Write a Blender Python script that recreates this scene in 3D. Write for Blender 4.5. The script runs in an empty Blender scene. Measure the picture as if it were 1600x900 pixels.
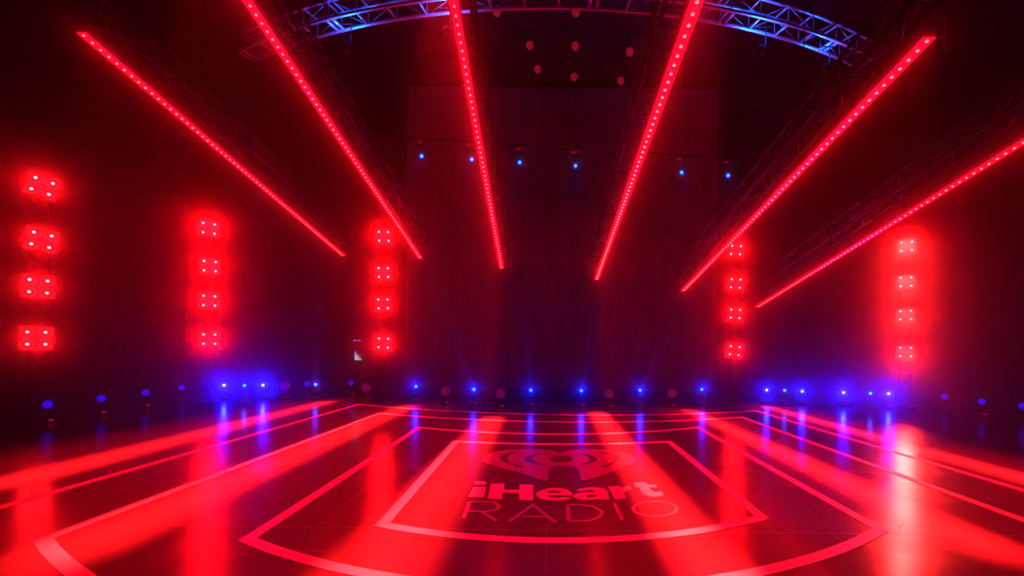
import bpy, bmesh, math, random
from mathutils import Matrix, Vector, Quaternion

R = math.radians
sc = bpy.context.scene
COL = sc.collection
random.seed(7)

# ------------------------------------------------------------------ camera, world, exposure
F = 720.0            # focal length in pixels of a 1600 px wide picture
EYE = 1.6            # camera height above the stage floor
PPX, PPY = 857.0, 540.0
ROLL = 0.0122
cam_data = bpy.data.cameras.new('camera')
cam = bpy.data.objects.new('camera', cam_data)
COL.objects.link(cam)
cam_data.sensor_width = 36.0
cam_data.lens = F / 1600.0 * 36.0
cam_data.shift_x = (800.0 - PPX) / 1600.0
cam_data.shift_y = (PPY - 450.0) / 1600.0
cam_data.clip_start = 0.05
cam.matrix_world = (Matrix.Translation((0, 0, EYE)) @ Matrix.Rotation(math.pi / 2, 4, 'X')
                    @ Matrix.Rotation(ROLL, 4, 'Z'))
sc.camera = cam
world = bpy.data.worlds.new('dark_hall')
world.use_nodes = True
world.node_tree.nodes['Background'].inputs['Color'].default_value = (0, 0, 0, 1)
world.node_tree.nodes['Background'].inputs['Strength'].default_value = 0.0
sc.world = world
sc.view_settings.view_transform = 'Standard'
sc.view_settings.look = 'None'
sc.view_settings.gamma = 1.0
sc.view_settings.exposure = 0.0
sc.view_settings.use_curve_mapping = False
sc.cycles.volume_bounces = 0
sc.cycles.use_denoising = True

# light levels (lamps of the hall, plus added fills and a floor streak spot)
RED = (1.0, 0.006, 0.007)
DEEP_RED = (1.0, 0.0004, 0.0025)
HOT_RED = (1.0, 0.026, 0.022)
BLUE = (0.001, 0.002, 1.0)
BLINDER_W = {'a': 66.0, 'b': 180.0, 'c': 140.0, 'd': 100.0, 'e': 220.0}
HOT_W = 680.0
STRIP_W = 680.0
BATTEN_SPILL_W = 340.0
PAR_FILL_W = 50.0
CURTAIN_FILL_W = 10.0
BEAM_W = 2200.0
HALO_W = 160.0
POINT_W = 2.0
CEIL_W = 70.0
TONER_W = 120.0
HAZE_BLOOM, HAZE_FORWARD, HAZE_EVEN = 0.022, 0.0012, 0.0002


def at(px, py, Y):
    """Point at depth Y seen at a pixel of the photograph."""
    dx, dy = px - PPX, py - PPY
    return Vector(((dx + dy * ROLL) * Y / F, Y, EYE + (dx * ROLL - dy) * Y / F))


def on_floor(px, py, z=0.0):
    dx, dy = px - PPX, py - PPY
    return at(px, py, F * (EYE - z) / (dy - dx * ROLL))


# ------------------------------------------------------------------ materials
def mat(name, color=(0.5, 0.5, 0.5), rough=0.5, metal=0.0, emit=None, strength=0.0, sampling='NONE', spec=0.5):
    m = bpy.data.materials.new(name)
    m.use_nodes = True
    b = m.node_tree.nodes['Principled BSDF']
    b.inputs['Base Color'].default_value = (*color, 1)
    b.inputs['Roughness'].default_value = rough
    b.inputs['Metallic'].default_value = metal
    b.inputs['Specular IOR Level'].default_value = spec
    if emit:
        b.inputs['Emission Color'].default_value = (*emit, 1)
        b.inputs['Emission Strength'].default_value = strength
        m.cycles.emission_sampling = sampling
    return m


def noisy(m, scale, lo, hi, r_lo, r_hi, bump=0.0, stretch=(1, 1, 1)):
    """Wear: a noise that varies colour and gloss of the surface."""
    nt = m.node_tree
    b = nt.nodes['Principled BSDF']
    tc = nt.nodes.new('ShaderNodeTexCoord')
    mp = nt.nodes.new('ShaderNodeMapping')
    mp.inputs['Scale'].default_value = stretch
    nz = nt.nodes.new('ShaderNodeTexNoise')
    nz.inputs['Scale'].default_value = scale
    nz.inputs['Detail'].default_value = 6
    nt.links.new(tc.outputs['Object'], mp.inputs['Vector'])
    nt.links.new(mp.outputs['Vector'], nz.inputs['Vector'])
    cr = nt.nodes.new('ShaderNodeValToRGB')
    cr.color_ramp.elements[0].position = 0.3
    cr.color_ramp.elements[1].position = 0.7
    cr.color_ramp.elements[0].color = (*lo, 1)
    cr.color_ramp.elements[1].color = (*hi, 1)
    nt.links.new(nz.outputs['Fac'], cr.inputs['Fac'])
    nt.links.new(cr.outputs['Color'], b.inputs['Base Color'])
    mr = nt.nodes.new('ShaderNodeMapRange')
    mr.inputs['From Min'].default_value = 0.3
    mr.inputs['From Max'].default_value = 0.7
    mr.inputs['To Min'].default_value = r_lo
    mr.inputs['To Max'].default_value = r_hi
    nt.links.new(nz.outputs['Fac'], mr.inputs['Value'])
    nt.links.new(mr.outputs['Result'], b.inputs['Roughness'])
    if bump:
        bp = nt.nodes.new('ShaderNodeBump')
        bp.inputs['Strength'].default_value = bump
        bp.inputs['Distance'].default_value = 0.01
        nt.links.new(nz.outputs['Fac'], bp.inputs['Height'])
        nt.links.new(bp.outputs['Normal'], b.inputs['Normal'])
    return m


def stage_floor_material():
    """Black gloss stage vinyl with scuffs, hairline scratches and the seams of its rolls."""
    m = mat('stage_vinyl', (0.07, 0.07, 0.072), 0.22)
    nt = m.node_tree
    b = nt.nodes['Principled BSDF']
    tc = nt.nodes.new('ShaderNodeTexCoord')
    nz = nt.nodes.new('ShaderNodeTexNoise')
    nz.inputs['Scale'].default_value = 1.1
    nz.inputs['Detail'].default_value = 5
    nz.inputs['Roughness'].default_value = 0.6
    nt.links.new(tc.outputs['Object'], nz.inputs['Vector'])
    mr = nt.nodes.new('ShaderNodeMapRange')
    mr.inputs['From Min'].default_value = 0.3
    mr.inputs['From Max'].default_value = 0.7
    mr.inputs['To Min'].default_value = 0.15
    mr.inputs['To Max'].default_value = 0.25
    nt.links.new(nz.outputs['Fac'], mr.inputs['Value'])
    # scratches: distorted thin voronoi cell edges
    warp = nt.nodes.new('ShaderNodeTexNoise')
    warp.inputs['Scale'].default_value = 0.9
    nt.links.new(tc.outputs['Object'], warp.inputs['Vector'])
    mix = nt.nodes.new('ShaderNodeMix')
    mix.data_type = 'VECTOR'
    mix.inputs[0].default_value = 0.35
    nt.links.new(tc.outputs['Object'], mix.inputs[4])
    nt.links.new(warp.outputs['Color'], mix.inputs[5])
    vo = nt.nodes.new('ShaderNodeTexVoronoi')
    vo.feature = 'DISTANCE_TO_EDGE'
    vo.inputs['Scale'].default_value = 3.2
    nt.links.new(mix.outputs[1], vo.inputs['Vector'])
    lt = nt.nodes.new('ShaderNodeMath')
    lt.operation = 'LESS_THAN'
    lt.inputs[1].default_value = 0.006
    nt.links.new(vo.outputs['Distance'], lt.inputs[0])
    gate = nt.nodes.new('ShaderNodeTexNoise')
    gate.inputs['Scale'].default_value = 2.3
    nt.links.new(tc.outputs['Object'], gate.inputs['Vector'])
    gt = nt.nodes.new('ShaderNodeMath')
    gt.operation = 'GREATER_THAN'
    gt.inputs[1].default_value = 0.6
    nt.links.new(gate.outputs['Fac'], gt.inputs[0])
    scr = nt.nodes.new('ShaderNodeMath')
    scr.operation = 'MULTIPLY'
    nt.links.new(lt.outputs[0], scr.inputs[0])
    nt.links.new(gt.outputs[0], scr.inputs[1])
    ad = nt.nodes.new('ShaderNodeMath')
    ad.operation = 'MULTIPLY_ADD'
    ad.inputs[1].default_value = 0.35
    nt.links.new(scr.outputs[0], ad.inputs[0])
    nt.links.new(mr.outputs['Result'], ad.inputs[2])
    # seams every 2 m along the stage depth
    br = nt.nodes.new('ShaderNodeTexBrick')
    br.inputs['Scale'].default_value = 1.0
    br.inputs['Mortar Size'].default_value = 0.006
    br.inputs['Brick Width'].default_value = 4.0
    br.inputs['Row Height'].default_value = 2.0
    br.inputs['Color1'].default_value = (0, 0, 0, 1)
    br.inputs['Color2'].default_value = (0, 0, 0, 1)
    br.inputs['Mortar'].default_value = (1, 1, 1, 1)
    nt.links.new(tc.outputs['Object'], br.inputs['Vector'])
    ad2 = nt.nodes.new('ShaderNodeMath')
    ad2.operation = 'MULTIPLY_ADD'
    ad2.inputs[1].default_value = 0.12
    nt.links.new(br.outputs['Color'], ad2.inputs[0])
    nt.links.new(ad.outputs[0], ad2.inputs[2])
    nt.links.new(ad2.outputs[0], b.inputs['Roughness'])
    return m


M = {
    'floor': stage_floor_material(),
    'wall': noisy(mat('black_wall_paint', rough=0.8), 2.0, (0.045, 0.043, 0.045), (0.06, 0.058, 0.06), 0.75, 0.9),
    'drape': noisy(mat('grey_stage_cloth', rough=0.9, spec=0.1), 3.0, (0.34, 0.32, 0.32), (0.40, 0.38, 0.38), 0.85, 0.95),
    'riser': noisy(mat('black_riser_paint', rough=0.7), 5.0, (0.012, 0.012, 0.012), (0.02, 0.02, 0.02), 0.6, 0.8),
    'tape': noisy(mat('white_floor_tape', rough=0.4), 9.0, (0.70, 0.69, 0.68), (0.80, 0.79, 0.78), 0.3, 0.45),
    'print': noisy(mat('pale_floor_print', rough=0.4), 9.0, (0.42, 0.41, 0.41), (0.50, 0.49, 0.49), 0.3, 0.45),
    'heartprint': noisy(mat('red_floor_print', rough=0.4), 9.0, (0.17, 0.10, 0.12), (0.20, 0.12, 0.14), 0.3, 0.45),
    'thinprint': noisy(mat('grey_floor_print', rough=0.4), 9.0, (0.20, 0.18, 0.18), (0.25, 0.22, 0.22), 0.3, 0.45),
    'black': noisy(mat('black_plastic', rough=0.45), 12.0, (0.04, 0.04, 0.042), (0.06, 0.06, 0.062), 0.35, 0.55),
    'dark_metal': noisy(mat('black_steel', rough=0.45, metal=0.6), 12.0, (0.012, 0.012, 0.012), (0.022, 0.022, 0.022), 0.35, 0.55),
    'alu': noisy(mat('aluminium', rough=0.35, metal=0.7), 14.0, (0.55, 0.55, 0.57), (0.70, 0.70, 0.72), 0.3, 0.45),
    'dull_alu': noisy(mat('weathered_aluminium', rough=0.45, metal=0.7), 14.0, (0.03, 0.03, 0.033), (0.05, 0.05, 0.053), 0.4, 0.55),
    'cell': mat('lit_red_lamp', (0, 0, 0), emit=(1, 0.60, 0.57), strength=2.6),
    'panel': mat('red_lamp_front', (0.02, 0, 0), 0.4, emit=(1, 0.001, 0.008), strength=1.3),
    'strip': mat('red_strip_diffuser', (0.02, 0, 0), 0.4, emit=(1, 0.0002, 0.0025), strength=16.0, sampling='FRONT'),
    'led': mat('red_led', (0, 0, 0), emit=(1, 0.36, 0.30), strength=3.0),
    'white_blue': mat('lit_blue_lens_hot', (0, 0, 0), emit=(0.55, 0.70, 1.0), strength=3.0),
    'cyan_blue': mat('lit_blue_lens_bright', (0, 0, 0), emit=(0.0, 0.42, 1.0), strength=4.0),
    'soft_blue': mat('lit_blue_lens_soft', (0, 0, 0), emit=(0.01, 0.004, 1.0), strength=0.9),
    'wash': mat('dim_wash_lens', (0.10, 0.08, 0.09), 0.3, emit=(0.50, 0.01, 0.25), strength=0.16),  # emission stands in for reflections; these wash lights are unlit
    'dim_red': mat('dim_red_lens', (0.02, 0.02, 0.02), 0.3, emit=(1, 0.02, 0.05), strength=0.22),
    'dot_red': mat('red_display', (0, 0, 0), emit=(1, 0.03, 0.08), strength=0.35),
    'lilac': mat('lilac_status_light', (0, 0, 0), emit=(0.55, 0.14, 0.75), strength=0.9),
}


def screen_material():
    m = mat('monitor_picture', (0.01, 0.01, 0.01), 0.3)
    nt = m.node_tree
    b = nt.nodes['Principled BSDF']
    tc = nt.nodes.new('ShaderNodeTexCoord')
    nz = nt.nodes.new('ShaderNodeTexNoise')
    nz.inputs['Scale'].default_value = 22
    nt.links.new(tc.outputs['Object'], nz.inputs['Vector'])
    sp = nt.nodes.new('ShaderNodeSeparateXYZ')
    nt.links.new(tc.outputs['Object'], sp.inputs[0])
    add = nt.nodes.new('ShaderNodeMath')          # x + z: the picture fills one lower corner
    nt.links.new(sp.outputs['X'], add.inputs[0])
    nt.links.new(sp.outputs['Z'], add.inputs[1])
    sub = nt.nodes.new('ShaderNodeMath')
    sub.operation = 'MULTIPLY_ADD'
    sub.inputs[1].default_value = -2.2
    sub.inputs[2].default_value = -0.05
    nt.links.new(add.outputs[0], sub.inputs[0])
    a2 = nt.nodes.new('ShaderNodeMath')
    nt.links.new(sub.outputs[0], a2.inputs[0])
    nt.links.new(nz.outputs['Fac'], a2.inputs[1])
    cr = nt.nodes.new('ShaderNodeValToRGB')
    cr.color_ramp.elements[0].position = 0.42
    cr.color_ramp.elements[0].color = (0, 0, 0, 1)
    cr.color_ramp.elements[1].position = 0.65
    cr.color_ramp.elements[1].color = (0.55, 0.5, 0.8, 1)
    nt.links.new(a2.outputs[0], cr.inputs['Fac'])
    nt.links.new(cr.outputs['Color'], b.inputs['Emission Color'])
    b.inputs['Emission Strength'].default_value = 1.0
    m.cycles.emission_sampling = 'NONE'
    return m


M['screen'] = screen_material()


# ------------------------------------------------------------------ mesh helpers
class MB:
    """Collects shapes into one mesh."""
    def __init__(self):
        self.bm = bmesh.new()

    def box(self, c, s, bevel=0.0, mtx=None):
        r = bmesh.ops.create_cube(self.bm, size=1.0)
        vs = r['verts']
        for v in vs:
            v.co = Vector((c[0] + v.co.x * s[0], c[1] + v.co.y * s[1], c[2] + v.co.z * s[2]))
        if bevel:
            es = list({e for v in vs for e in v.link_edges})
            rb = bmesh.ops.bevel(self.bm, geom=es, offset=bevel, segments=2, profile=0.5, affect='EDGES')
            vs = list({v for f in rb['faces'] for v in f.verts} | {v for v in vs if v.is_valid})
        if mtx:
            for v in vs:
                v.co = mtx @ v.co
        return self

    def tube(self, pts, r, seg=8):
        pts = [Vector(p) for p in pts]
        rings = []
        for i, p in enumerate(pts):
            d = (pts[min(i + 1, len(pts) - 1)] - pts[max(i - 1, 0)]).normalized()
            up = Vector((0, 0, 1)) if abs(d.z) < 0.95 else Vector((1, 0, 0))
            a = d.cross(up).normalized()
            b = d.cross(a).normalized()
            rings.append([self.bm.verts.new(p + (a * math.cos(2 * math.pi * k / seg) + b * math.sin(2 * math.pi * k / seg)) * r)
                          for k in range(seg)])
        for q0, q1 in zip(rings, rings[1:]):
            for k in range(seg):
                self.bm.faces.new((q0[k], q0[(k + 1) % seg], q1[(k + 1) % seg], q1[k]))
        self.bm.faces.new(rings[0][::-1])
        self.bm.faces.new(rings[-1])
        return self

    def lathe(self, prof, seg=24, mtx=None):
        """prof: (radius, distance along -Y)."""
        rings = []
        for r, d in prof:
            if r <= 1e-6:
                rings.append([self.bm.verts.new((0, -d, 0))])
            else:
                rings.append([self.bm.verts.new((r * math.cos(2 * math.pi * k / seg), -d, r * math.sin(2 * math.pi * k / seg)))
                              for k in range(seg)])
        for a, b in zip(rings, rings[1:]):
            for k in range(seg):
                k2 = (k + 1) % seg
                if len(a) == 1:
                    self.bm.faces.new((a[0], b[k2], b[k]))
                elif len(b) == 1:
                    self.bm.faces.new((a[k], a[k2], b[0]))
                else:
                    self.bm.faces.new((a[k], a[k2], b[k2], b[k]))
        if mtx:
            for ring in rings:
                for v in ring:
                    v.co = mtx @ v.co
        return self

    def mesh(self, name, m, smooth=False):
        bmesh.ops.recalc_face_normals(self.bm, faces=self.bm.faces)
        me = bpy.data.meshes.new(name)
        self.bm.to_mesh(me)
        self.bm.free()
        me.materials.append(m)
        if smooth:
            for p in me.polygons:
                p.use_smooth = True
        return me


def put(name, me, parent=None, loc=(0, 0, 0), rot=(0, 0, 0)):
    o = bpy.data.objects.new(name, me)
    COL.objects.link(o)
    o.location = loc
    o.rotation_euler = rot
    if parent:
        o.parent = parent
    return o


def tag(o, label, cat, group=None, kind=None):
    o['label'] = label
    o['category'] = cat
    if group:
        o['group'] = group
    if kind:
        o['kind'] = kind
    return o


def thing(name, label, cat, loc=(0, 0, 0), rot=(0, 0, 0), group=None):
    o = bpy.data.objects.new(name, None)
    o.empty_display_size = 0.1
    COL.objects.link(o)
    o.location = loc
    o.rotation_euler = rot
    return tag(o, label, cat, group)


def struct(name, me):
    o = put(name, me)
    o['kind'] = 'structure'
    return o


def light(name, kind, parent, loc, aim_local, watts, color, **kw):
    """A lamp's own light, parented to its fixture; aim_local is a direction in the fixture's frame."""
    d = bpy.data.lights.new(name, kind)
    d.energy = watts
    d.color = color
    for k, v in kw.items():
        setattr(d, k, v)
    o = bpy.data.objects.new(name, d)
    COL.objects.link(o)
    o.parent = parent
    o.location = loc
    if aim_local is not None:
        o.rotation_euler = Vector(aim_local).to_track_quat('-Z', 'Y').to_euler()
    return o


# ------------------------------------------------------------------ the hall
def slab(lo, hi, m, name):
    mb = MB()
    mb.box([(a + b) / 2 for a, b in zip(lo, hi)], [b - a for a, b in zip(lo, hi)])
    return struct(name, mb.mesh(name, m))


slab((-13, -4, -0.2), (13, 16.5, 0), M['floor'], 'floor')
slab((-13.2, 16.5, -0.2), (13.2, 16.7, 10.2), M['wall'], 'wall_back')
slab((-13.2, -4, -0.2), (-13, 16.5, 10.2), M['wall'], 'wall_left')
slab((13, -4, -0.2), (13.2, 16.5, 10.2), M['wall'], 'wall_right')
slab((-13, -4, 10), (13, 16.5, 10.2), M['wall'], 'ceiling')
slab((-4.7, 13.0, 0.0), (5.5, 14.4, 0.20), M['riser'], 'trim_1')

# the wide back curtain
cb = bmesh.new()
N = 260
x0, x1 = -4.6, 5.35
rows = [0.0, 0.4, 3.0, 6.0, 9.85]
grid = []
for z in rows:
    row = []
    for i in range(N + 1):
        x = x0 + (x1 - x0) * i / N
        y = 14.75 + 0.016 * math.sin(i * 0.55) + 0.010 * math.sin(i * 0.23 + z * 0.3)
        row.append(cb.verts.new((x, y, z)))
    grid.append(row)
for a, b in zip(grid, grid[1:]):
    for i in range(N):
        cb.faces.new((a[i], a[i + 1], b[i + 1], b[i]))
bmesh.ops.solidify(cb, geom=cb.faces[:], thickness=0.01)
bmesh.ops.recalc_face_normals(cb, faces=cb.faces)
cme = bpy.data.meshes.new('curtain')
cb.to_mesh(cme)
cb.free()
for p in cme.polygons:
    p.use_smooth = True
cme.materials.append(M['drape'])
tag(put('stage_curtain', cme), 'wide pleated backdrop curtain glowing dull purple behind the stage', 'curtain')
hp = MB()
hp.tube([(x0 - 0.1, 14.75, 9.89), (x1 + 0.1, 14.75, 9.89)], 0.03)
for xx in (x0 + 0.4, 0.3, x1 - 0.4):
    hp.tube([(xx, 14.75, 9.89), (xx, 14.75, 9.985)], 0.01, 6)
tag(put('curtain_rail', hp.mesh('curtain_rail', M['dark_metal'])), 'dark rail carrying the wide backdrop curtain', 'curtain rail')


# ------------------------------------------------------------------ floor tape and the printed emblem
def ribbon(pts, width, closed, z0, z1, mb):
    pts = [Vector((p[0], p[1])) for p in pts]
    n = len(pts)
    L, Rr = [], []
    for i, p in enumerate(pts):
        a = pts[i - 1] if (closed or i > 0) else None
        b = pts[(i + 1) % n] if (closed or i < n - 1) else None
        d0 = (p - a).normalized() if a is not None else (b - p).normalized()
        d1 = (b - p).normalized() if b is not None else d0
        n0, n1 = Vector((-d0.y, d0.x)), Vector((-d1.y, d1.x))
        m = (n0 + n1)
        m = m / max(m.length_squared / 2.0, 0.35)
        L.append(p + m * width / 2)
        Rr.append(p - m * width / 2)
    bm = mb.bm
    tl = [bm.verts.new((p.x, p.y, z1)) for p in L]
    tr = [bm.verts.new((p.x, p.y, z1)) for p in Rr]
    bl = [bm.verts.new((p.x, p.y, z0)) for p in L]
    br = [bm.verts.new((p.x, p.y, z0)) for p in Rr]
    for i in range(n if closed else n - 1):
        j = (i + 1) % n
        bm.faces.new((tr[i], tr[j], tl[j], tl[i]))
        bm.faces.new((bl[i], tl[i], tl[j], bl[j]))
        bm.faces.new((br[i], br[j], tr[j], tr[i]))
        bm.faces.new((bl[i], bl[j], br[j], br[i]))
    if not closed:
        for i in (0, n - 1):
            bm.faces.new((tl[i], tr[i], br[i], bl[i]))


def bowed(xl, xr, y_corner_l, y_corner_r, y_mid, n=36):
    out = []
    for i in range(n + 1):
        t = i / n
        yc = y_corner_l + (y_corner_r - y_corner_l) * t
        ym = (y_corner_l + y_corner_r) / 2
        out.append((xl + (xr - xl) * t, yc + (y_mid - ym) * (1 - (2 * t - 1) ** 2)))
    return out


OUTLINES = [  # left x front/back, right x front/back, front corners, front mid, back corners, back mid
    ('innermost white tape outline framing the printed floor emblem', -1.45, -1.51, 2.04, 2.06, 4.07, 4.35, 3.79, 7.59, 7.78, 7.48),
    ('second white tape outline out from the floor emblem', -2.42, -2.45, 2.97, 3.00, 3.73, 4.09, 3.02, 8.83, 9.2, 8.33),
    ('third white tape outline out from the floor emblem', -4.02, -3.85, 4.53, 4.49, 3.68, 3.9, 2.2, 10.55, 10.63, 9.66),
    ('outermost white tape outline along the stage edge', -5.2, -4.95, 5.52, 5.30, 3.8, 4.2, 1.6, 12.05, 11.75, 10.67),
]
for lab, xlf, xlb, xrf, xrb, yfl, yfr, yfm, ybl, ybr, ybm in OUTLINES:
    front = bowed(xlf, xrf, yfl, yfr, yfm)
    back = bowed(xlb, xrb, ybl, ybr, ybm)
    mb = MB()
    ribbon(front + back[::-1], 0.11, True, 0.0, 0.004, mb)
    tag(put('floor_tape', mb.mesh('floor_tape', M['tape'])), lab, 'floor tape', 'tape outlines on the stage floor')


def crop(x, y):                      # a point of the emblem, from the photograph, laid on the floor
    p = on_floor(690 + x / 4.0, 680 + y / 4.0)
    return (p.x, p.y)


def smooth_loop(pts, k=4):
    n = len(pts)
    out = []
    for i in range(n):
        p0, p1, p2, p3 = (Vector(pts[(i + j - 1) % n]) for j in range(4))
        for s in range(k):
            t = s / k
            out.append(tuple(0.5 * ((2 * p1) + (p2 - p0) * t + (2 * p0 - 5 * p1 + 4 * p2 - p3) * t * t
                                    + (3 * p1 - p0 - 3 * p2 + p3) * t ** 3)))
    return out


def ellipse(cx, cy, rx, ry, n=40):
    return [(cx + rx * math.cos(2 * math.pi * i / n), cy + ry * math.sin(2 * math.pi * i / n)) for i in range(n)]


def filled(name, loops, m, z=0.003):
    cu = bpy.data.curves.new(name, 'CURVE')
    cu.dimensions = '2D'
    cu.fill_mode = 'BOTH'
    cu.extrude = 0.0015
    for lp in loops:
        s = cu.splines.new('POLY')
        s.points.add(len(lp) - 1)
        for q, (x, y) in zip(s.points, lp):
            X, Y = crop(x, y)
            q.co = (X, Y, 0, 1)
        s.use_cyclic_u = True
    t = bpy.data.objects.new(name, cu)
    COL.objects.link(t)
    dg = bpy.context.evaluated_depsgraph_get()
    me = bpy.data.meshes.new_from_object(t.evaluated_get(dg))
    bpy.data.objects.remove(t)
    bpy.data.curves.remove(cu)
    me.name = name
    me.materials.clear()
    me.materials.append(m)
    for v in me.vertices:
        v.co.z += z
    return me


HEART = [(745, 110), (690, 98), (620, 90), (520, 88), (420, 92), (340, 104), (285, 122), (258, 145), (262, 165), (290, 182),
         (350, 200), (450, 228), (550, 258), (612, 280), (640, 287), (662, 281), (667, 255), (669, 225), (680, 205), (710, 197),
         (750, 195), (800, 197), (835, 203), (852, 218), (862, 245), (873, 277), (890, 285), (915, 281), (990, 258), (1080, 226),
         (1160, 195), (1200, 175), (1210, 155), (1195, 130), (1150, 112), (1080, 98), (1000, 90), (900, 88), (840, 92), (790, 98)]
WAVES = [[(618, 117), (560, 127), (518, 150), (545, 172), (628, 188), (629, 182), (585, 168), (563, 150), (580, 133), (619, 121)],
         [(462, 105), (400, 119), (367, 142), (395, 170), (440, 190), (498, 204), (503, 198), (450, 180), (418, 160), (411, 140), (430, 122), (463, 109)],
         [(868, 116), (930, 127), (970, 150), (945, 172), (878, 188), (877, 182), (915, 168), (927, 150), (910, 133), (868, 120)],
         [(990, 105), (1060, 116), (1108, 140), (1105, 160), (1075, 182), (1010, 201), (1009, 194), (1050, 178), (1068, 158), (1062, 138), (1040, 120), (991, 109)]]
emblem = thing('floor_emblem', 'printed heart emblem with lettering iHeart RADIO on the stage floor', 'floor emblem', (0, 0, 0))
put('heart_mark', filled('heart_mark', [smooth_loop(HEART, 5), ellipse(748, 152, 73, 21)] + [smooth_loop(w, 4) for w in WAVES], M['heartprint']), emblem)
BOLD = [ellipse(242, 301, 40, 12),
        [(200, 325), (280, 325), (262, 392), (165, 388)],
        [(308, 303), (395, 305), (388, 342), (485, 344), (488, 310), (572, 310), (572, 410), (482, 407), (485, 365), (380, 362), (378, 403), (290, 398)],
        [(818, 380), (812, 360), (780, 340), (730, 331), (680, 331), (630, 342), (597, 360), (592, 378), (612, 398), (660, 409), (720, 411),
         (780, 406), (812, 395), (770, 388), (720, 393), (680, 390), (658, 379)],
        [(660, 363), (668, 352), (700, 345), (735, 350), (748, 364)],
        [(845, 342), (900, 329), (960, 327), (1010, 335), (1035, 352), (1042, 375), (1050, 404), (982, 406), (978, 398), (940, 407), (880, 406),
         (835, 396), (820, 381), (840, 366), (900, 359), (962, 358), (963, 352), (945, 346), (905, 346), (865, 352)],
        [(900, 380), (935, 373), (970, 374), (972, 382), (945, 391), (910, 391)],
        [(1040, 322), (1115, 320), (1125, 333), (1150, 320), (1180, 318), (1192, 340), (1165, 345), (1142, 355), (1142, 370), (1152, 398), (1085, 402)],
        [(1205, 298), (1275, 296), (1285, 310), (1340, 312), (1350, 328), (1297, 328), (1315, 350), (1340, 357), (1370, 353), (1390, 378),
         (1350, 386), (1300, 386), (1262, 372), (1245, 350), (1232, 328), (1212, 326), (1202, 312)]]
put('bold_lettering', filled('bold_lettering', BOLD, M['print']), emblem)
rb = MB()
W = 0.038


def stroke(pts, closed=False):
    ribbon([crop(*p) for p in pts], W, closed, 0.0, 0.004, rb)


stroke([(175, 418), (136, 522)])
stroke([(178, 419), (290, 417), (335, 424), (362, 445), (345, 465), (290, 478), (158, 477)])
stroke([(250, 480), (345, 540)])
stroke([(420, 543), (571, 437), (712, 548)])
stroke([(500, 510), (655, 512)])
stroke([(785, 435), (797, 540)])
stroke([(785, 436), (880, 437), (955, 450), (1004, 480), (985, 515), (920, 537), (797, 540)])
stroke([(1078, 425), (1130, 530)])
stroke(ellipse(1333, 462, 136, 47), True)
put('thin_lettering', rb.mesh('thin_lettering', M['thinprint']), emblem)


# ------------------------------------------------------------------ red LED battens overhead and their trusses
def lattice(length, w, pitch, r, mb, faces=('bottom', 'top', 'left', 'right')):
    n = max(1, int(round(length / pitch)))
    h = w / 2
    cor = {'bottom': ((-h, -h), (h, -h)), 'top': ((-h, h), (h, h)), 'left': ((-h, -h), (-h, h)), 'right': ((h, -h), (h, h))}
    for f in faces:
        (ax, az), (bx, bz) = cor[f]
        for i in range(n):
            y0, y1 = length * i / n, length * (i + 1) / n
            mb.tube([(ax, y0, az), (bx, y0, bz)], r, 6)
            if i % 2:
                mb.tube([(ax, y0, az), (bx, y1, bz)], r, 6)
            else:
                mb.tube([(bx, y0, bz), (ax, y1, az)], r, 6)
        mb.tube([(ax, length, az), (bx, length, bz)], r, 6)


BATTENS = [  # X, far pixel, near pixel, extra length past the near pixel, where the strip of light starts
    (-6.0, (537, 400), (125, 50), 0.0, 'red pixel batten ending highest on the far left, over the outer tower'),
    (-3.6, (657, 404), (385, 0), 0.9, 'red pixel batten passing just beside the second tower from the left'),
    (-1.2, (784, 420), (708, 0), 0.9, 'steep red pixel batten left of the middle, above the heart emblem'),
    (1.2, (932, 437), (1090, 0), 0.5, 'steep red pixel batten right of the middle, reaching the arched truss'),
    (3.6, (1067, 455), (1455, 57), 0.0, 'red pixel batten crossing right above the four-lamp tower beside the curtain'),
    (6.0, (1183, 480), (1600, 222), 1.2, 'lowest red pixel batten, running out of the picture at the right edge'),
]
led_mb = MB()
led_mb.lathe([(0, 0.006), (0.007, 0.005), (0.014, 0.0), (0.014, -0.004)], 10, Matrix.Rotation(math.pi / 2, 4, 'X') @ Matrix.Rotation(math.pi, 4, 'Z'))
LED_ME = led_mb.mesh('led', M['led'], True)


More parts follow.
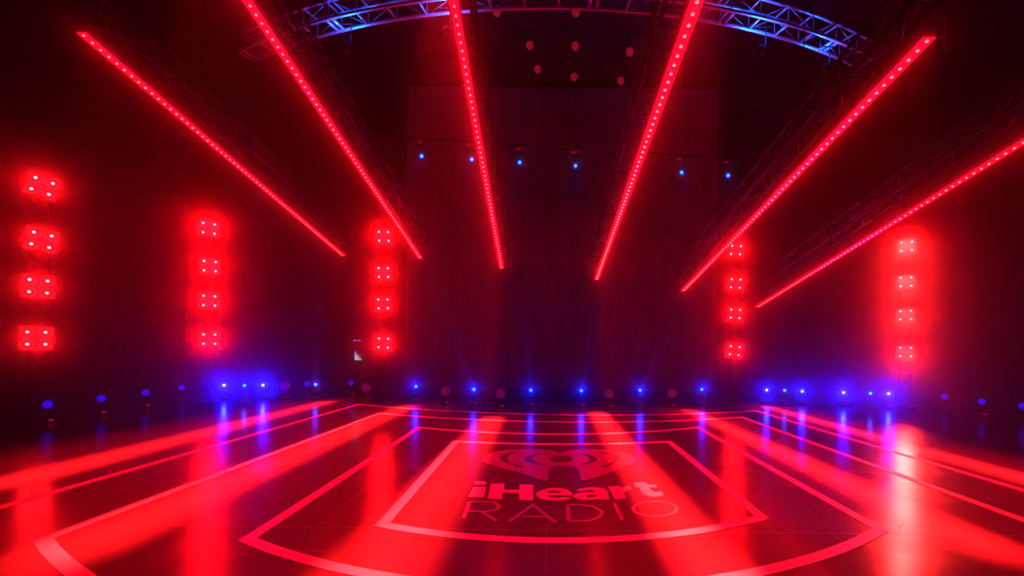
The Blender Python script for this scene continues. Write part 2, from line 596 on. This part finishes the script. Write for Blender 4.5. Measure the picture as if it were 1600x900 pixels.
def batten(X, far, near, extra, lab, k):
    def unp(px, py):
        dx, dy = px - PPX, py - PPY
        Y = X * F / (dx + dy * ROLL)
        return Vector((X, Y, EYE + (dx * ROLL - dy) * Y / F))
    A, B = unp(*far), unp(*near)
    d = (B - A).normalized()
    B = B + d * extra
    L = (B - A).length
    tilt = math.atan2(d.z, -d.y)
    root = thing('pixel_batten', lab, 'stage light', A, (0, 0, 0), 'red pixel battens over the stage')
    # local frame: +Y runs along the batten from its far end; turned so that -Z looks down at the stage
    rot = Matrix.Rotation(math.pi, 3, 'Z') @ Matrix.Rotation(tilt, 3, 'X')
    root.rotation_euler = rot.to_euler()
    mb = MB()
    mb.box((0, L / 2, 0.05), (0.12, L, 0.07), 0.008)
    n = int(L / 1.0)
    for i in range(n + 1):
        mb.box((0, min(L - 0.02, i * L / n + 0.01), 0.052), (0.13, 0.02, 0.078), 0.003)
    put('housing', mb.mesh('housing', M['black']), root)
    mb = MB()
    mb.box((0, L / 2, 0.006), (0.108, L - 0.04, 0.014))
    put('diffuser', mb.mesh('diffuser', M['strip']), root)
    m = int((L - 0.1) / 0.115)
    for i in range(m + 1):
        put('led', LED_ME, root, (0, 0.05 + i * (L - 0.1) / m, -0.0035))
    for i in range(4):
        y = L * (0.08 + 0.28 * i)
        hb = MB()
        hb.box((0, y, 0.12), (0.05, 0.04, 0.08), 0.004)
        hb.tube([(0, y, 0.14), (0, y, 0.37)], 0.012, 6)
        hb.tube([(-0.17, y, 0.373), (0.17, y, 0.373)], 0.011, 6)
        put('hanger', hb.mesh('hanger', M['dark_metal']), root)
    # its narrow curtain of light down onto the stage
    light('batten_light', 'AREA', root, (0, L / 2, -0.02), None, STRIP_W * L / 8.0, RED,
               shape='RECTANGLE', size=0.07, size_y=L * 0.98, spread=R(10))
    light('batten_spill', 'AREA', root, (0, L / 2, -0.022), None, BATTEN_SPILL_W * (0.6 if abs(X) < 2 else 1.0) * L / 8.0, DEEP_RED,
          shape='RECTANGLE', size=0.07, size_y=L * 0.98, spread=R(42))
    # the truss that carries it
    tr = thing('box_truss', ['box truss carrying the leftmost red batten', 'box truss carrying the second red batten from the left',
                             'box truss carrying the third red batten from the left', 'box truss carrying the third red batten from the right',
                             'box truss carrying the second red batten from the right', 'box truss carrying the rightmost red batten'][k],
               'truss', A + rot @ Vector((0, 0, 0.56)), rot.to_euler(), 'trusses above the red battens')
    w = 0.29
    for sx in (-1, 1):
        for sz in (-1, 1):
            c = MB()
            c.tube([(sx * w / 2, -0.3, sz * w / 2), (sx * w / 2, L, sz * w / 2)], 0.022, 8)
            put('chord', c.mesh('chord', M['dull_alu'], True), tr)
    c = MB()
    lattice(L, w, 0.5, 0.010, c)
    put('bracing', c.mesh('bracing', M['dull_alu'], True), tr)
    for i in (0.22, 0.74):
        c = MB()
        base = Vector((0, L * i, w / 2))
        world_z = (A + rot @ (base + Vector((0, 0, 0.56)))).z
        up = rot.inverted() @ Vector((0, 0, 1))
        c.tube([base, base + up * (9.985 - world_z)], 0.006, 6)
        put('hoist_wire', c.mesh('hoist_wire', M['dark_metal']), tr)
    return A, B


for k, (X, far, near, ex, lab) in enumerate(BATTENS):
    batten(X, far, near, ex, lab, k)


# ------------------------------------------------------------------ arched truss across the top
ARC_R, ARC_C, ARC_Z, ARC_W = 12.2, Vector((0.1, 19.2)), 6.95, 0.30


def arc_pt(deg, rr, z):
    a = R(deg)
    return Vector((ARC_C.x + (ARC_R + rr) * math.sin(a), ARC_C.y - (ARC_R + rr) * math.cos(a), z))


A0, A1 = -28.5, 28.5
arch = thing('arched_truss', 'arched aluminium box truss lit blue across the top of the stage', 'truss', (0, 0, 0))
for rr in (0.0, -ARC_W):
    for z in (ARC_Z, ARC_Z + ARC_W):
        c = MB()
        c.tube([arc_pt(A0 + (A1 - A0) * i / 60, rr, z) for i in range(61)], 0.028, 8)
        put('chord', c.mesh('chord', M['alu'], True), arch)
step = 2.55
nst = int((A1 - A0) / step)
side = MB()
for i in range(nst + 1):
    d = A0 + (A1 - A0) * i / nst
    w_ = 0.022 if i % 4 else 0.03
    for off in ((0,) if i % 4 else (-0.28, 0.28)):
        for z_, r_ in ((ARC_Z, w_), (ARC_Z + ARC_W, 0.016)):
            c = MB()
            c.tube([arc_pt(d + off, 0, z_), arc_pt(d + off, -ARC_W, z_)], r_, 6)
            put('rung', c.mesh('rung', M['alu'], True), arch)
    side.tube([arc_pt(d, 0, ARC_Z), arc_pt(d, 0, ARC_Z + ARC_W)], 0.009, 6)
    side.tube([arc_pt(d, -ARC_W, ARC_Z), arc_pt(d, -ARC_W, ARC_Z + ARC_W)], 0.009, 6)
    if i < nst:
        d2 = A0 + (A1 - A0) * (i + 1) / nst
        za, zb = (ARC_Z, ARC_Z + ARC_W) if i % 2 else (ARC_Z + ARC_W, ARC_Z)
        side.tube([arc_pt(d, -ARC_W, za), arc_pt(d2, -ARC_W, zb)], 0.007, 6)
        side.tube([arc_pt(d, 0, za), arc_pt(d2, 0, zb)], 0.007, 6)
put('side_bracing', side.mesh('side_bracing', M['alu'], True), arch)
for d in (-22, -8, 8, 22):
    c = MB()
    p = arc_pt(d, -ARC_W / 2, ARC_Z + ARC_W)
    for rr in (0, -ARC_W):
        c.tube([arc_pt(d, rr, ARC_Z + ARC_W), p + Vector((0, 0, 0.5))], 0.008, 6)
    c.tube([p + Vector((0, 0, 0.5)), (p.x, p.y, 9.985)], 0.008, 6)
    put('hoist_bridle', c.mesh('hoist_bridle', M['dark_metal']), arch)


# ------------------------------------------------------------------ four-lamp blinders on towers
def blinder_meshes():
    ms = {}
    mb = MB()
    mb.box((0, 0.09, 0), (0.50, 0.16, 0.50), 0.03)
    mb.box((0, 0.19, 0), (0.34, 0.06, 0.34), 0.02)
    ms['housing'] = mb.mesh('housing', M['black'])
    mb = MB()
    mb.box((0, 0.0, 0), (0.46, 0.024, 0.46), 0.010)
    ms['front_panel'] = mb.mesh('front_panel', M['panel'])
    mb = MB()
    mb.lathe([(0.085, 0.0), (0.100, 0.012), (0.108, 0.02), (0.108, 0.0)], 24)
    ms['reflector_ring'] = mb.mesh('reflector_ring', M['panel'], True)
    mb = MB()
    mb.lathe([(0.025, 0.0), (0.025, 0.012), (0.017, 0.018), (0, 0.020)], 18)
    ms['lamp_cell'] = mb.mesh('lamp_cell', M['cell'], True)
    mb = MB()
    for sx in (-1, 1):
        mb.box((sx * 0.275, 0.12, 0), (0.012, 0.05, 0.16), 0.003)
        mb.box((sx * 0.275, 0.21, 0), (0.012, 0.20, 0.04), 0.003)
    mb.box((0, 0.31, 0), (0.562, 0.012, 0.05), 0.003)
    ms['yoke'] = mb.mesh('yoke', M['dark_metal'])
    return ms


BM = blinder_meshes()
TOWERS = [
    ('a', 9.0, [(66, 291), (65, 375), (60, 447.5), (57, 528.5)], (-13, -8, -1, 0), 'tower nearest the left side wall'),
    ('b', 11.7, [(326.5, 357), (328, 416), (327, 470), (327, 530)], (0, 0, 0, 0), 'tower between the two left floor lamps pairs'),
    ('c', 12.5, [(599.5, 369.5), (599, 426), (598.5, 475), (599, 536)], (4, 3, 3, -2), 'tower beside the left edge of the curtain'),
    ('d', 13.4, [(1150, 391), (1149.5, 443), (1149, 490.5), (1148, 548)], (-6, -5, -4, -6), 'tower beside the right edge of the curtain'),
    ('e', 12.9, [(1416.5, 385), (1415.5, 440.5), (1415, 492.5), (1415, 550)], (-1, 0, 0, 0), 'tower nearest the right side wall'),
]
TOWER_LABEL = {'a': 'black tower at the far left holding four red lamps',
               'b': 'black tower second from the left holding four red lamps',
               'c': 'black tower with its base by the left curtain edge holding four red lamps',
               'd': 'black tower by the right curtain edge holding four red lamps',
               'e': 'black tower at the far right holding four red lamps'}
COLNAME = {'a': 'far-left tower', 'b': 'tower second from left', 'c': 'tower by the curtain left edge',
           'd': 'tower by the curtain right edge', 'e': 'far-right tower'}
ORD = ['topmost', 'second from top', 'third from top', 'lowest']
for key, Y, pix, rolls, _ in TOWERS:
    ps = [at(x, y, Y) for x, y in pix]
    cx = sum(p.x for p in ps) / 4
    face = math.atan2(cx, Y)                       # turned towards the middle of the house
    dirv = Vector((math.sin(face), math.cos(face), 0))   # from the camera towards the tower
    tx, ty = cx + dirv.x * 0.52, Y + dirv.y * 0.52
    tower = thing('lighting_tower', TOWER_LABEL[key], 'tower', (tx, ty, 0), (0, 0, -face), 'lighting towers')
    H = ps[0].z + 0.45
    c = MB()
    for sx in (-1, 1):
        for sy in (-1, 1):
            c.tube([(sx * 0.13, sy * 0.13, 0.02), (sx * 0.13, sy * 0.13, H)], 0.024, 8)
    n = int(H / 0.4)
    for i in range(n + 1):
        z0, z1 = 0.05 + i * (H - 0.08) / n, 0.05 + (i + 1) * (H - 0.08) / n
        q = [(-0.13, -0.13), (0.13, -0.13), (0.13, 0.13), (-0.13, 0.13)]
        for j in range(4):
            a_, b_ = q[j], q[(j + 1) % 4]
            c.tube([(*a_, z0), (*b_, z0)], 0.010, 6)
            if i < n:
                c.tube([(*a_, z0), (*b_, z1)], 0.010, 6)
    put('mast', c.mesh('mast', M['dark_metal'], True), tower)
    c = MB()
    c.box((0, 0, 0.012), (0.55, 0.55, 0.024), 0.004)
    put('base_plate', c.mesh('base_plate', M['dark_metal']), tower)
    for i, (p, rl) in enumerate(zip(ps, rolls)):
        rot = Matrix.Rotation(-face, 3, 'Z') @ Matrix.Rotation(R(-rl), 3, 'Y')
        b = thing('blinder_light', '%s red four-lamp blinder on the %s' % (ORD[i], COLNAME[key]), 'stage light', p, rot.to_euler(),
                  'four-lamp blinders on the towers')
        put('housing', BM['housing'], b)
        put('front_panel', BM['front_panel'], b)
        for sx in (-1, 1):
            for sz in (-1, 1):
                cell = put('lamp_cell', BM['lamp_cell'], b, (sx * 0.118, -0.012, sz * 0.118))
                put('reflector_ring', BM['reflector_ring'], cell)
        put('yoke', BM['yoke'], b)
        aim = rot.inverted() @ (Vector((0.0, 0.0, 1.2)) - p)
        light('blinder_glow', 'SPOT', b, (0, -0.06, 0), aim, BLINDER_W[key] * (1.25 if i == 0 else 1.0 if i < 3 else 0.8), DEEP_RED,
              spot_size=R(95), spot_blend=1.0, shadow_soft_size=0.2)
        if key == 'e':     # added spot, aimed to mirror off the floor as a pale streak
            aim = rot.inverted() @ (Vector((p.x, p.y, 0.0)) * (EYE / (EYE + p.z)) - p)
            light('floor_beam', 'SPOT', b, (0, -0.10, 0), aim, HOT_W, HOT_RED, spot_size=R(22), spot_blend=0.6, shadow_soft_size=0.22)


# ------------------------------------------------------------------ moving heads
def head_meshes():
    ms = {}
    mb = MB()
    mb.box((0, 0, 0.055), (0.30, 0.25, 0.09), 0.015)
    for sx in (-1, 1):
        for sy in (-1, 1):
            mb.box((sx * 0.11, sy * 0.09, 0.006), (0.04, 0.04, 0.012))
    ms['base'] = mb.mesh('base', M['black'])
    mb = MB()
    mb.box((0.05, -0.127, 0.055), (0.07, 0.006, 0.03))
    ms['display'] = mb.mesh('display', M['dot_red'])
    mb = MB()
    mb.box((0, 0, 0.12), (0.31, 0.13, 0.045), 0.012)
    for sx in (-1, 1):
        mb.box((sx * 0.145, 0, 0.27), (0.035, 0.12, 0.29), 0.014)
        mb.box((sx * 0.152, 0, 0.37), (0.030, 0.15, 0.10), 0.012)
    ms['yoke'] = mb.mesh('yoke', M['black'])
    mb = MB()      # spot head: long barrel with a finned back
    mb.lathe([(0, -0.16), (0.075, -0.155), (0.10, -0.12), (0.112, -0.03), (0.112, 0.05), (0.098, 0.12), (0.088, 0.17), (0.080, 0.175), (0.070, 0.165)], 26)
    for k in range(5):
        mb.lathe([(0.113, -0.11 + 0.022 * k), (0.118, -0.107 + 0.022 * k), (0.113, -0.101 + 0.022 * k)], 26)
    ms['spot_head'] = mb.mesh('spot_head', M['black'], True)
    mb = MB()
    mb.lathe([(0.070, 0.165), (0.055, 0.173), (0, 0.178)], 22)
    ms['spot_lens'] = {k: None for k in ()}
    mb.bm.free()
    for key in ('white_blue', 'cyan_blue', 'soft_blue'):
        mb = MB()
        mb.lathe([(0.071, 0.163), (0.055, 0.171), (0.035, 0.177), (0, 0.179)], 22)
        me = mb.mesh('lens', M['soft_blue'], True)
        me.materials.append(M[key])          # the lamp itself burns brighter in the middle of the lens
        for p in me.polygons:
            if math.hypot(p.center.x, p.center.z) < 0.034:
                p.material_index = 1
        ms['lens_' + key] = me
    mb = MB()      # wash head: wide flat drum
    mb.lathe([(0, -0.13), (0.08, -0.125), (0.11, -0.08), (0.13, 0.02), (0.135, 0.08), (0.130, 0.10), (0.12, 0.092)], 28)
    ms['wash_head'] = mb.mesh('wash_head', M['black'], True)
    mb = MB()
    mb.lathe([(0.121, 0.088), (0.115, 0.094), (0, 0.096)], 28)
    for ring, n in ((0, 1), (0.045, 6), (0.09, 12)):
        for k in range(n):
            a = 2 * math.pi * k / n
            mb.lathe([(0.019, 0.094), (0.014, 0.102), (0, 0.105)], 10, Matrix.Translation((ring * math.cos(a), 0, ring * math.sin(a))))
    ms['wash_lens'] = mb.mesh('lens', M['wash'], True)
    mb = MB()
    mb.box((0, 0, -0.03), (0.06, 0.05, 0.06), 0.006)
    mb.box((0, 0, -0.064), (0.10, 0.04, 0.012), 0.003)
    ms['clamp'] = mb.mesh('clamp', M['dark_metal'])
    return ms


HM = head_meshes()
PIVOT = 0.36


def moving_head(name, label, base, pan, tilt, kind, group, hang=False):
    """Base at the given point. pan turns the yoke about the vertical, tilt lifts the head above the horizontal."""
    rot = (0, math.pi, pan) if hang else (0, 0, pan)
    t = thing(name, label, 'stage light', base, rot, group)
    put('base', HM['base'], t)
    put('display', HM['display'], t)
    put('yoke', HM['yoke'], t)
    tl = -tilt if hang else tilt
    h = put('head', HM['wash_head'] if kind == 'wash' else HM['spot_head'], t, (0, 0, PIVOT), (-tl, 0, 0))
    put('lens', HM['wash_lens'] if kind == 'wash' else HM['lens_' + kind], h)
    if hang:
        put('clamp', HM['clamp'], t)
    return t, h


def pan_to(frm, to):
    d = Vector(to) - Vector(frm)
    return math.atan2(d.x, -d.y)


def floor_head(px, py, kind, label, tilt=0.0, pan=None, halo=0.0, beam=None, group='moving heads along the back of the stage', Y=None):
    zl = PIVOT + 0.17 * math.sin(tilt)
    dx, dy = px - PPX, py - PPY
    Yl = F * (EYE - zl) / (dy - dx * ROLL)
    lens = at(px, py, Yl)
    if pan is None:
        pan = pan_to(lens, (0, 0, 0))
    fw = Vector((math.sin(pan), -math.cos(pan), 0)) * 0.17 * math.cos(tilt)
    base = Vector((lens.x - fw.x, lens.y - fw.y, 0))
    t, h = moving_head('wash_light' if kind == 'wash' else 'moving_head_light', label, base, pan, tilt, kind, group)
    if halo:
        light('lens_glow', 'SPOT', h, (0, -0.24, 0), None, halo, BLUE, spot_size=R(120), spot_blend=1.0, shadow_soft_size=0.05
              ).rotation_euler = ((Matrix.Rotation(-tilt, 3, 'X').inverted() @ Matrix.Rotation(pan, 3, 'Z').inverted()
                                   @ (Vector((0, 0, EYE)) - lens)).to_track_quat('-Z', 'Y').to_euler())
    if beam:
        if halo > POINT_W * 2:
            light('lens_spill', 'POINT', h, (0, -0.27, 0), None, CURTAIN_FILL_W, BLUE, shadow_soft_size=0.05)  # added fill that tints the curtain blue, shining all round
        watts, cone, target = beam
        lo = light('beam', 'SPOT', h, (0, -0.20, 0), (0, -1, 0), watts, (0.004, 0.05, 1.0), spot_size=R(cone), spot_blend=0.6, shadow_soft_size=0.03)
        if target is not None:
            world = Vector(target) - lens
            lo.rotation_euler = ((Matrix.Rotation(-tilt, 3, 'X').inverted() @ Matrix.Rotation(pan, 3, 'Z').inverted() @ world)
                                 .to_track_quat('-Z', 'Y').to_euler())
    return t


def aim_at(px, py, Yd):
    return at(px, py, Yd)


UP = R(24)
floor_head(350, 602, 'white_blue', 'glaring blue moving head with large halo below the second tower from left', 0.1, halo=HALO_W)
floor_head(382, 602.5, 'cyan_blue', 'small bright blue head between the two glaring left ones', UP, beam=(BEAM_W, 6, None), halo=POINT_W)
floor_head(411, 602, 'white_blue', 'glaring blue moving head right of the small bright one, left side', 0.1, halo=HALO_W)
floor_head(493, 601, 'cyan_blue', 'bright blue head with faint upright beam, left of the rack screen', UP, beam=(BEAM_W, 6, None), halo=POINT_W * 2)
floor_head(480, 600, 'soft_blue', 'soft blue head touching the bright one left of the rack screen', 0.2)
floor_head(548.5, 598.5, 'soft_blue', 'soft blue head on the floor under the rack screen', 0.2)
for px, py, tgt, lab in [
        (650, 604, None, 'bright blue head at the left end of the curtain row'),
        (740.5, 608.5, None, 'bright blue head second from left in front of the curtain'),
        (829.5, 610, (490, 22, 7.6), 'bright blue head third from left in front of the curtain'),
        (908.5, 610.5, None, 'bright blue head with red-lit yoke, middle of the curtain row'),
        (1000, 610, (1195, 42, 7.5), 'bright blue head second from right in front of the curtain'),
        (1096.5, 608.5, None, 'bright blue head at the right end of the curtain row')]:
    floor_head(px, py, 'cyan_blue', lab, UP, pan=(px - 860) / 900.0 * -0.2, beam=(BEAM_W, 6, None), halo=POINT_W * 3)
for px, py, lab in [(572, 606, 'unlit wash light beside the foot of the curtain-edge tower on the left'),
                    (446, 604, 'unlit wash light between glaring and bright blue heads, left side'),
                    (696, 611.5, 'unlit round wash light between the first two curtain heads'),
                    (782, 616, 'unlit round wash light between second and third curtain heads'),
                    (952, 616, 'unlit purple wash light right of the head with red-lit yoke'),
                    (1050.5, 615.5, 'unlit reddish wash light between the last two curtain heads')]:
    floor_head(px, py, 'wash', lab, 0.0, group='unlit wash lights along the back of the stage')
floor_head(1198, 609.5, 'white_blue', 'glaring blue moving head first right of the curtain', 0.1, halo=HALO_W * 0.4)
floor_head(1226, 610, 'cyan_blue', 'small bright blue head between the two glaring heads right of the curtain', UP, beam=(BEAM_W, 6, None), halo=POINT_W)
floor_head(1253.5, 611.5, 'white_blue', 'glaring blue moving head second right of the curtain', 0.1, halo=HALO_W * 0.45)
floor_head(1318, 613.5, 'white_blue', 'glaring blue head with large halo left of the far-right tower', 0.1, halo=HALO_W * 0.9)
floor_head(1360, 615, 'cyan_blue', 'tiny bright blue head between two large halos near the far-right tower', UP, halo=POINT_W)
floor_head(1388.5, 615, 'white_blue', 'glaring blue head with large halo below the far-right tower', 0.1, halo=HALO_W)
for px, py, lab in [(74.5, 632, 'soft blue head nearest the left edge of the picture'),
                    (158, 622.5, 'soft blue head second from the left edge'),
                    (227.5, 613.5, 'soft blue head third from the left edge'),
                    (284, 605.5, 'faintest soft blue head, just left of the glaring pair'),
                    (1476, 619.5, 'soft blue head first right of the far-right tower'),
                    (1534, 627.5, 'soft blue head second right of the far-right tower'),
                    (1598, 634.5, 'soft blue head cut by the right edge of the picture')]:
    floor_head(px, py, 'soft_blue', lab, 0.0, group='soft blue heads along the sides of the stage')

# pipe with the six hung blue heads
Yp = 12.2
hung = [(657, 251), (736, 247), (811.5, 247), (899.5, 255), (1066.5, 270), (1139.5, 281)]
hp = [at(x, y, Yp) for x, y in hung]
PIPE_UP = 0.62


def pipe(name, label, pts, r=0.025, wires=(), group=None):
    t = thing(name, label, 'pipe', pts[0], (0, 0, 0), group)
    c = MB()
    c.tube([p - pts[0] for p in pts], r, 10)
    put('tube', c.mesh('tube', M['dull_alu'], True), t)
    for f in wires:
        q = pts[0].lerp(pts[-1], f) - pts[0]
        c = MB()
        c.tube([q, Vector((q.x, q.y, 9.985 - pts[0].z))], 0.006, 6)
        put('hanging_wire', c.mesh('hanging_wire', M['dark_metal']), t)
    return t


sl = (hp[-1].z - hp[0].z) / (hp[-1].x - hp[0].x)


def pipe_z(x):
    return hp[0].z + sl * (x - hp[0].x) + PIPE_UP


pipe('rigging_pipe', 'rigging pipe carrying the six hung blue heads', [Vector((hp[0].x - 1.0, Yp + 0.1, pipe_z(hp[0].x - 1.0))), Vector((hp[-1].x + 1.0, Yp + 0.1, pipe_z(hp[-1].x + 1.0)))],
     0.025, (0.08, 0.5, 0.92), 'rigging pipes under the ceiling')
HUNG_LAB = ['first from the left', 'just left of the steep left red batten', 'smallest, right of the steep left red batten',
            'brightest, above the curtain middle', 'left one of the pair at the right end', 'last one at the right end']
for i, p in enumerate(hp):
    tilt = -R(22)
    pan = pan_to(p, (0.3 + (p.x - 0.3) * 0.4, 4.5, 0))
    z = pipe_z(p.x) - 0.10
    t, h = moving_head('hung_moving_head', 'hung blue moving head, ' + HUNG_LAB[i], Vector((p.x, Yp + 0.1, z)), pan, tilt, 'cyan_blue',
                       'blue moving heads hung above the curtain', True)
    tgt = Vector((0.3 + (p.x - 0.3) * 0.9, 7.0, 0))
    bpy.context.view_layer.update()
    lw = h.matrix_world @ Vector((0, -0.22, 0))
    loc = h.matrix_world.inverted().to_3x3() @ (tgt - lw)
    light('stage_wash', 'SPOT', h, (0, -0.22, 0), loc, CEIL_W, BLUE, spot_size=R(46), spot_blend=1.0, shadow_soft_size=0.05)


# par cans on the ceiling pipes
def par_meshes():
    ms = {}
    mb = MB()
    mb.lathe([(0, -0.16), (0.05, -0.155), (0.085, -0.10), (0.095, 0.0), (0.095, 0.12), (0.088, 0.12), (0.085, 0.02)], 24)
    ms['can'] = mb.mesh('can', M['black'], True)
    mb = MB()
    mb.lathe([(0.086, 0.10), (0.05, 0.112), (0, 0.116)], 20)
    ms['lens'] = mb.mesh('lens', M['dim_red'], True)
    mb = MB()
    mb.lathe([(0.086, 0.10), (0.05, 0.112), (0, 0.116)], 20)
    ms['blue_lens'] = mb.mesh('lens', M['soft_blue'], True)
    mb = MB()
    for sx in (-1, 1):
        mb.box((sx * 0.108, 0, 0.09), (0.008, 0.03, 0.20), 0.002)
    mb.box((0, 0, 0.19), (0.224, 0.03, 0.008), 0.002)
    mb.box((0, 0, 0.225), (0.04, 0.03, 0.07), 0.005)
    ms['yoke'] = mb.mesh('yoke', M['dark_metal'])
    return ms


PM = par_meshes()
PAR_ROWS = [
    ('rigging pipe nearest the arched truss, high over the stage', 9.6, [(776, 17, 'left one of two'), (900, 18, 'right one of two')], 'on the pipe nearest the arched truss'),
    ('middle rigging pipe high over the stage', 10.6, [(840, 57, 'leftmost one'), (828, 70, 'lower left one'), (899, 71, 'centre one'), (984, 80, 'right one')], 'on the middle high pipe'),
    ('rear rigging pipe high over the stage', 11.4, [(840, 107, 'left one'), (897, 119, 'brightest one, centre'), (970, 125, 'right one')], 'on the rear high pipe'),
]
PAR_ROWS[1] = (PAR_ROWS[1][0], PAR_ROWS[1][1], [(828, 70, 'left one'), (899, 71, 'centre one'), (984, 80, 'right one')], PAR_ROWS[1][3])
for plab, Y, cans, where in PAR_ROWS:
    pts = [at(x, y, Y) for x, y, _ in cans]
    zp = max(p.z for p in pts) + 0.28
    pipe('rigging_pipe', plab, [Vector((-3.2, Y, zp)), Vector((3.4, Y, zp))], 0.025, (0.1, 0.9), 'rigging pipes under the ceiling')
    for p, (x, y, l) in zip(pts, cans):
        t = thing('par_can', 'dim red par can, %s %s' % (l, where), 'stage light', p, (0, 0, pan_to(p, (0, 0, 0))), 'dim red par cans')
        put('can', PM['can'], t, (0, 0, 0), (R(38), 0, 0))
        put('lens', PM['lens'], t, (0, 0, 0), (R(38), 0, 0))
        drop = zp - p.z
        light('par_light', 'SPOT', t, (0, -0.16, -0.09), (0, 0.25, -1), PAR_FILL_W, RED, spot_size=R(98), spot_blend=0.7, shadow_soft_size=0.08)  # red fill added for floor and curtain, off the can's axis
        y_me = PM['yoke']
        put('yoke', y_me, t)
        if drop > 0.26:
            c = MB()
            c.tube([(0, 0, 0.25), (0, 0, drop - 0.02)], 0.012, 6)
            put('drop_rod', c.mesh('drop_rod', M['dark_metal']), t)

# small lamps slung under the arched truss that wash it blue
for d, w_, l in [(-17.0, 1.0, 'small lamp under the left of the arched truss lighting it blue'),
                 (-8.5, 0.8, 'small lamp under the arched truss left of the steep left batten'),
                 (16.2, 1.6, 'small lamp under the right of the arched truss by its brightest rung'),
                 (23.0, 0.9, 'small lamp near the right end of the arched truss')]:
    p = arc_pt(d, -ARC_W / 2, ARC_Z - 0.42)
    t = thing('truss_lamp', l, 'stage light', p, (0, 0, 0), 'small lamps under the arched truss')
    put('can', PM['can'], t, (0, 0, 0), (R(-90), 0, 0)).scale = (0.6, 0.6, 0.6)
    put('lens', PM['blue_lens'], t, (0, 0, 0), (R(-90), 0, 0)).scale = (0.6, 0.6, 0.6)
    c = MB()
    c.tube([(0.075, 0, 0.0), (0.075, 0, 0.385)], 0.008, 6)
    c.tube([(-0.10, 0, 0.385), (0.16, 0, 0.385)], 0.008, 6)
    put('bracket', c.mesh('bracket', M['dull_alu']), t)
    light('truss_wash', 'SPOT', t, (0, 0, 0.08), (0, 0, 1), TONER_W * w_, (0.002, 0.07, 1.0), spot_size=R(160), spot_blend=0.8, shadow_soft_size=0.04)

# two pipes at the right, seen edge on behind the battens
for (a, b, Y, lab) in [((1120, 187), (1445, 152), 10.5, 'upper faint rigging pipe behind the right battens'),
                       ((1110, 172), (1440, 141), 11.2, 'faint rigging pipe higher up behind the right battens')]:
    pipe('rigging_pipe', lab, [at(*a, Y), at(*b, Y)], 0.022, (0.1, 0.9), 'rigging pipes under the ceiling')

# ------------------------------------------------------------------ rack with a small monitor behind the left of the stage
rp = at(556, 545, 13.9)
rack = thing('equipment_rack', 'black equipment rack with a small lit monitor left of the curtain', 'equipment rack', (rp.x * 14.6 / 14.2, 14.7, 0), (0, 0, 0))
c = MB()
c.box((0, 0, 1.02), (0.62, 0.6, 1.9), 0.02)
for sx in (-1, 1):
    for sy in (-1, 1):
        c.lathe([(0, -0.02), (0.035, -0.02), (0.035, 0.02), (0, 0.02)], 14, Matrix.Translation((sx * 0.25, sy * 0.22, 0.035)) @ Matrix.Rotation(math.pi / 2, 4, 'Z'))
put('cabinet', c.mesh('cabinet', M['black']), rack)
c = MB()
c.box((0, 0, 0), (0.22, 0.02, 0.30), 0.004)
put('monitor', c.mesh('monitor', M['screen']), rack, (0.04, -0.31, at(556, 555, 14.37).z))
c = MB()
c.box((0, 0, 0), (0.16, 0.02, 0.025), 0.002)
put('status_light', c.mesh('status_light', M['lilac']), rack, (0.03, -0.31, at(556, 532, 14.37).z))
c = MB()
c.box((0, 0, 0), (0.03, 0.02, 0.06), 0.002)
put('indicator', c.mesh('indicator', M['lilac']), rack, (-0.10, -0.31, at(550, 532, 14.37).z))

# ------------------------------------------------------------------ the haze that fills the hall; its tight lobe imitates lens bloom
hz = bpy.data.materials.new('stage_haze')
hz.use_nodes = True
nt = hz.node_tree
nt.nodes.clear()
out = nt.nodes.new('ShaderNodeOutputMaterial')
last = None
for dens, g in ((HAZE_BLOOM, 0.98), (HAZE_FORWARD, 0.90), (HAZE_EVEN, 0.0)):
    v = nt.nodes.new('ShaderNodeVolumeScatter')
    v.inputs['Density'].default_value = dens
    v.inputs['Anisotropy'].default_value = g
    if last is not None:
        ad = nt.nodes.new('ShaderNodeAddShader')
        nt.links.new(last, ad.inputs[0])
        nt.links.new(v.outputs[0], ad.inputs[1])
        last = ad.outputs[0]
    else:
        last = v.outputs[0]
nt.links.new(last, out.inputs['Volume'])
c = MB()
c.box((0, 6.25, 5.0), (27.4, 22.0, 11.0))
tag(put('haze', c.mesh('haze', hz)), 'thin red-lit stage haze filling the whole hall', 'haze', kind='stuff')
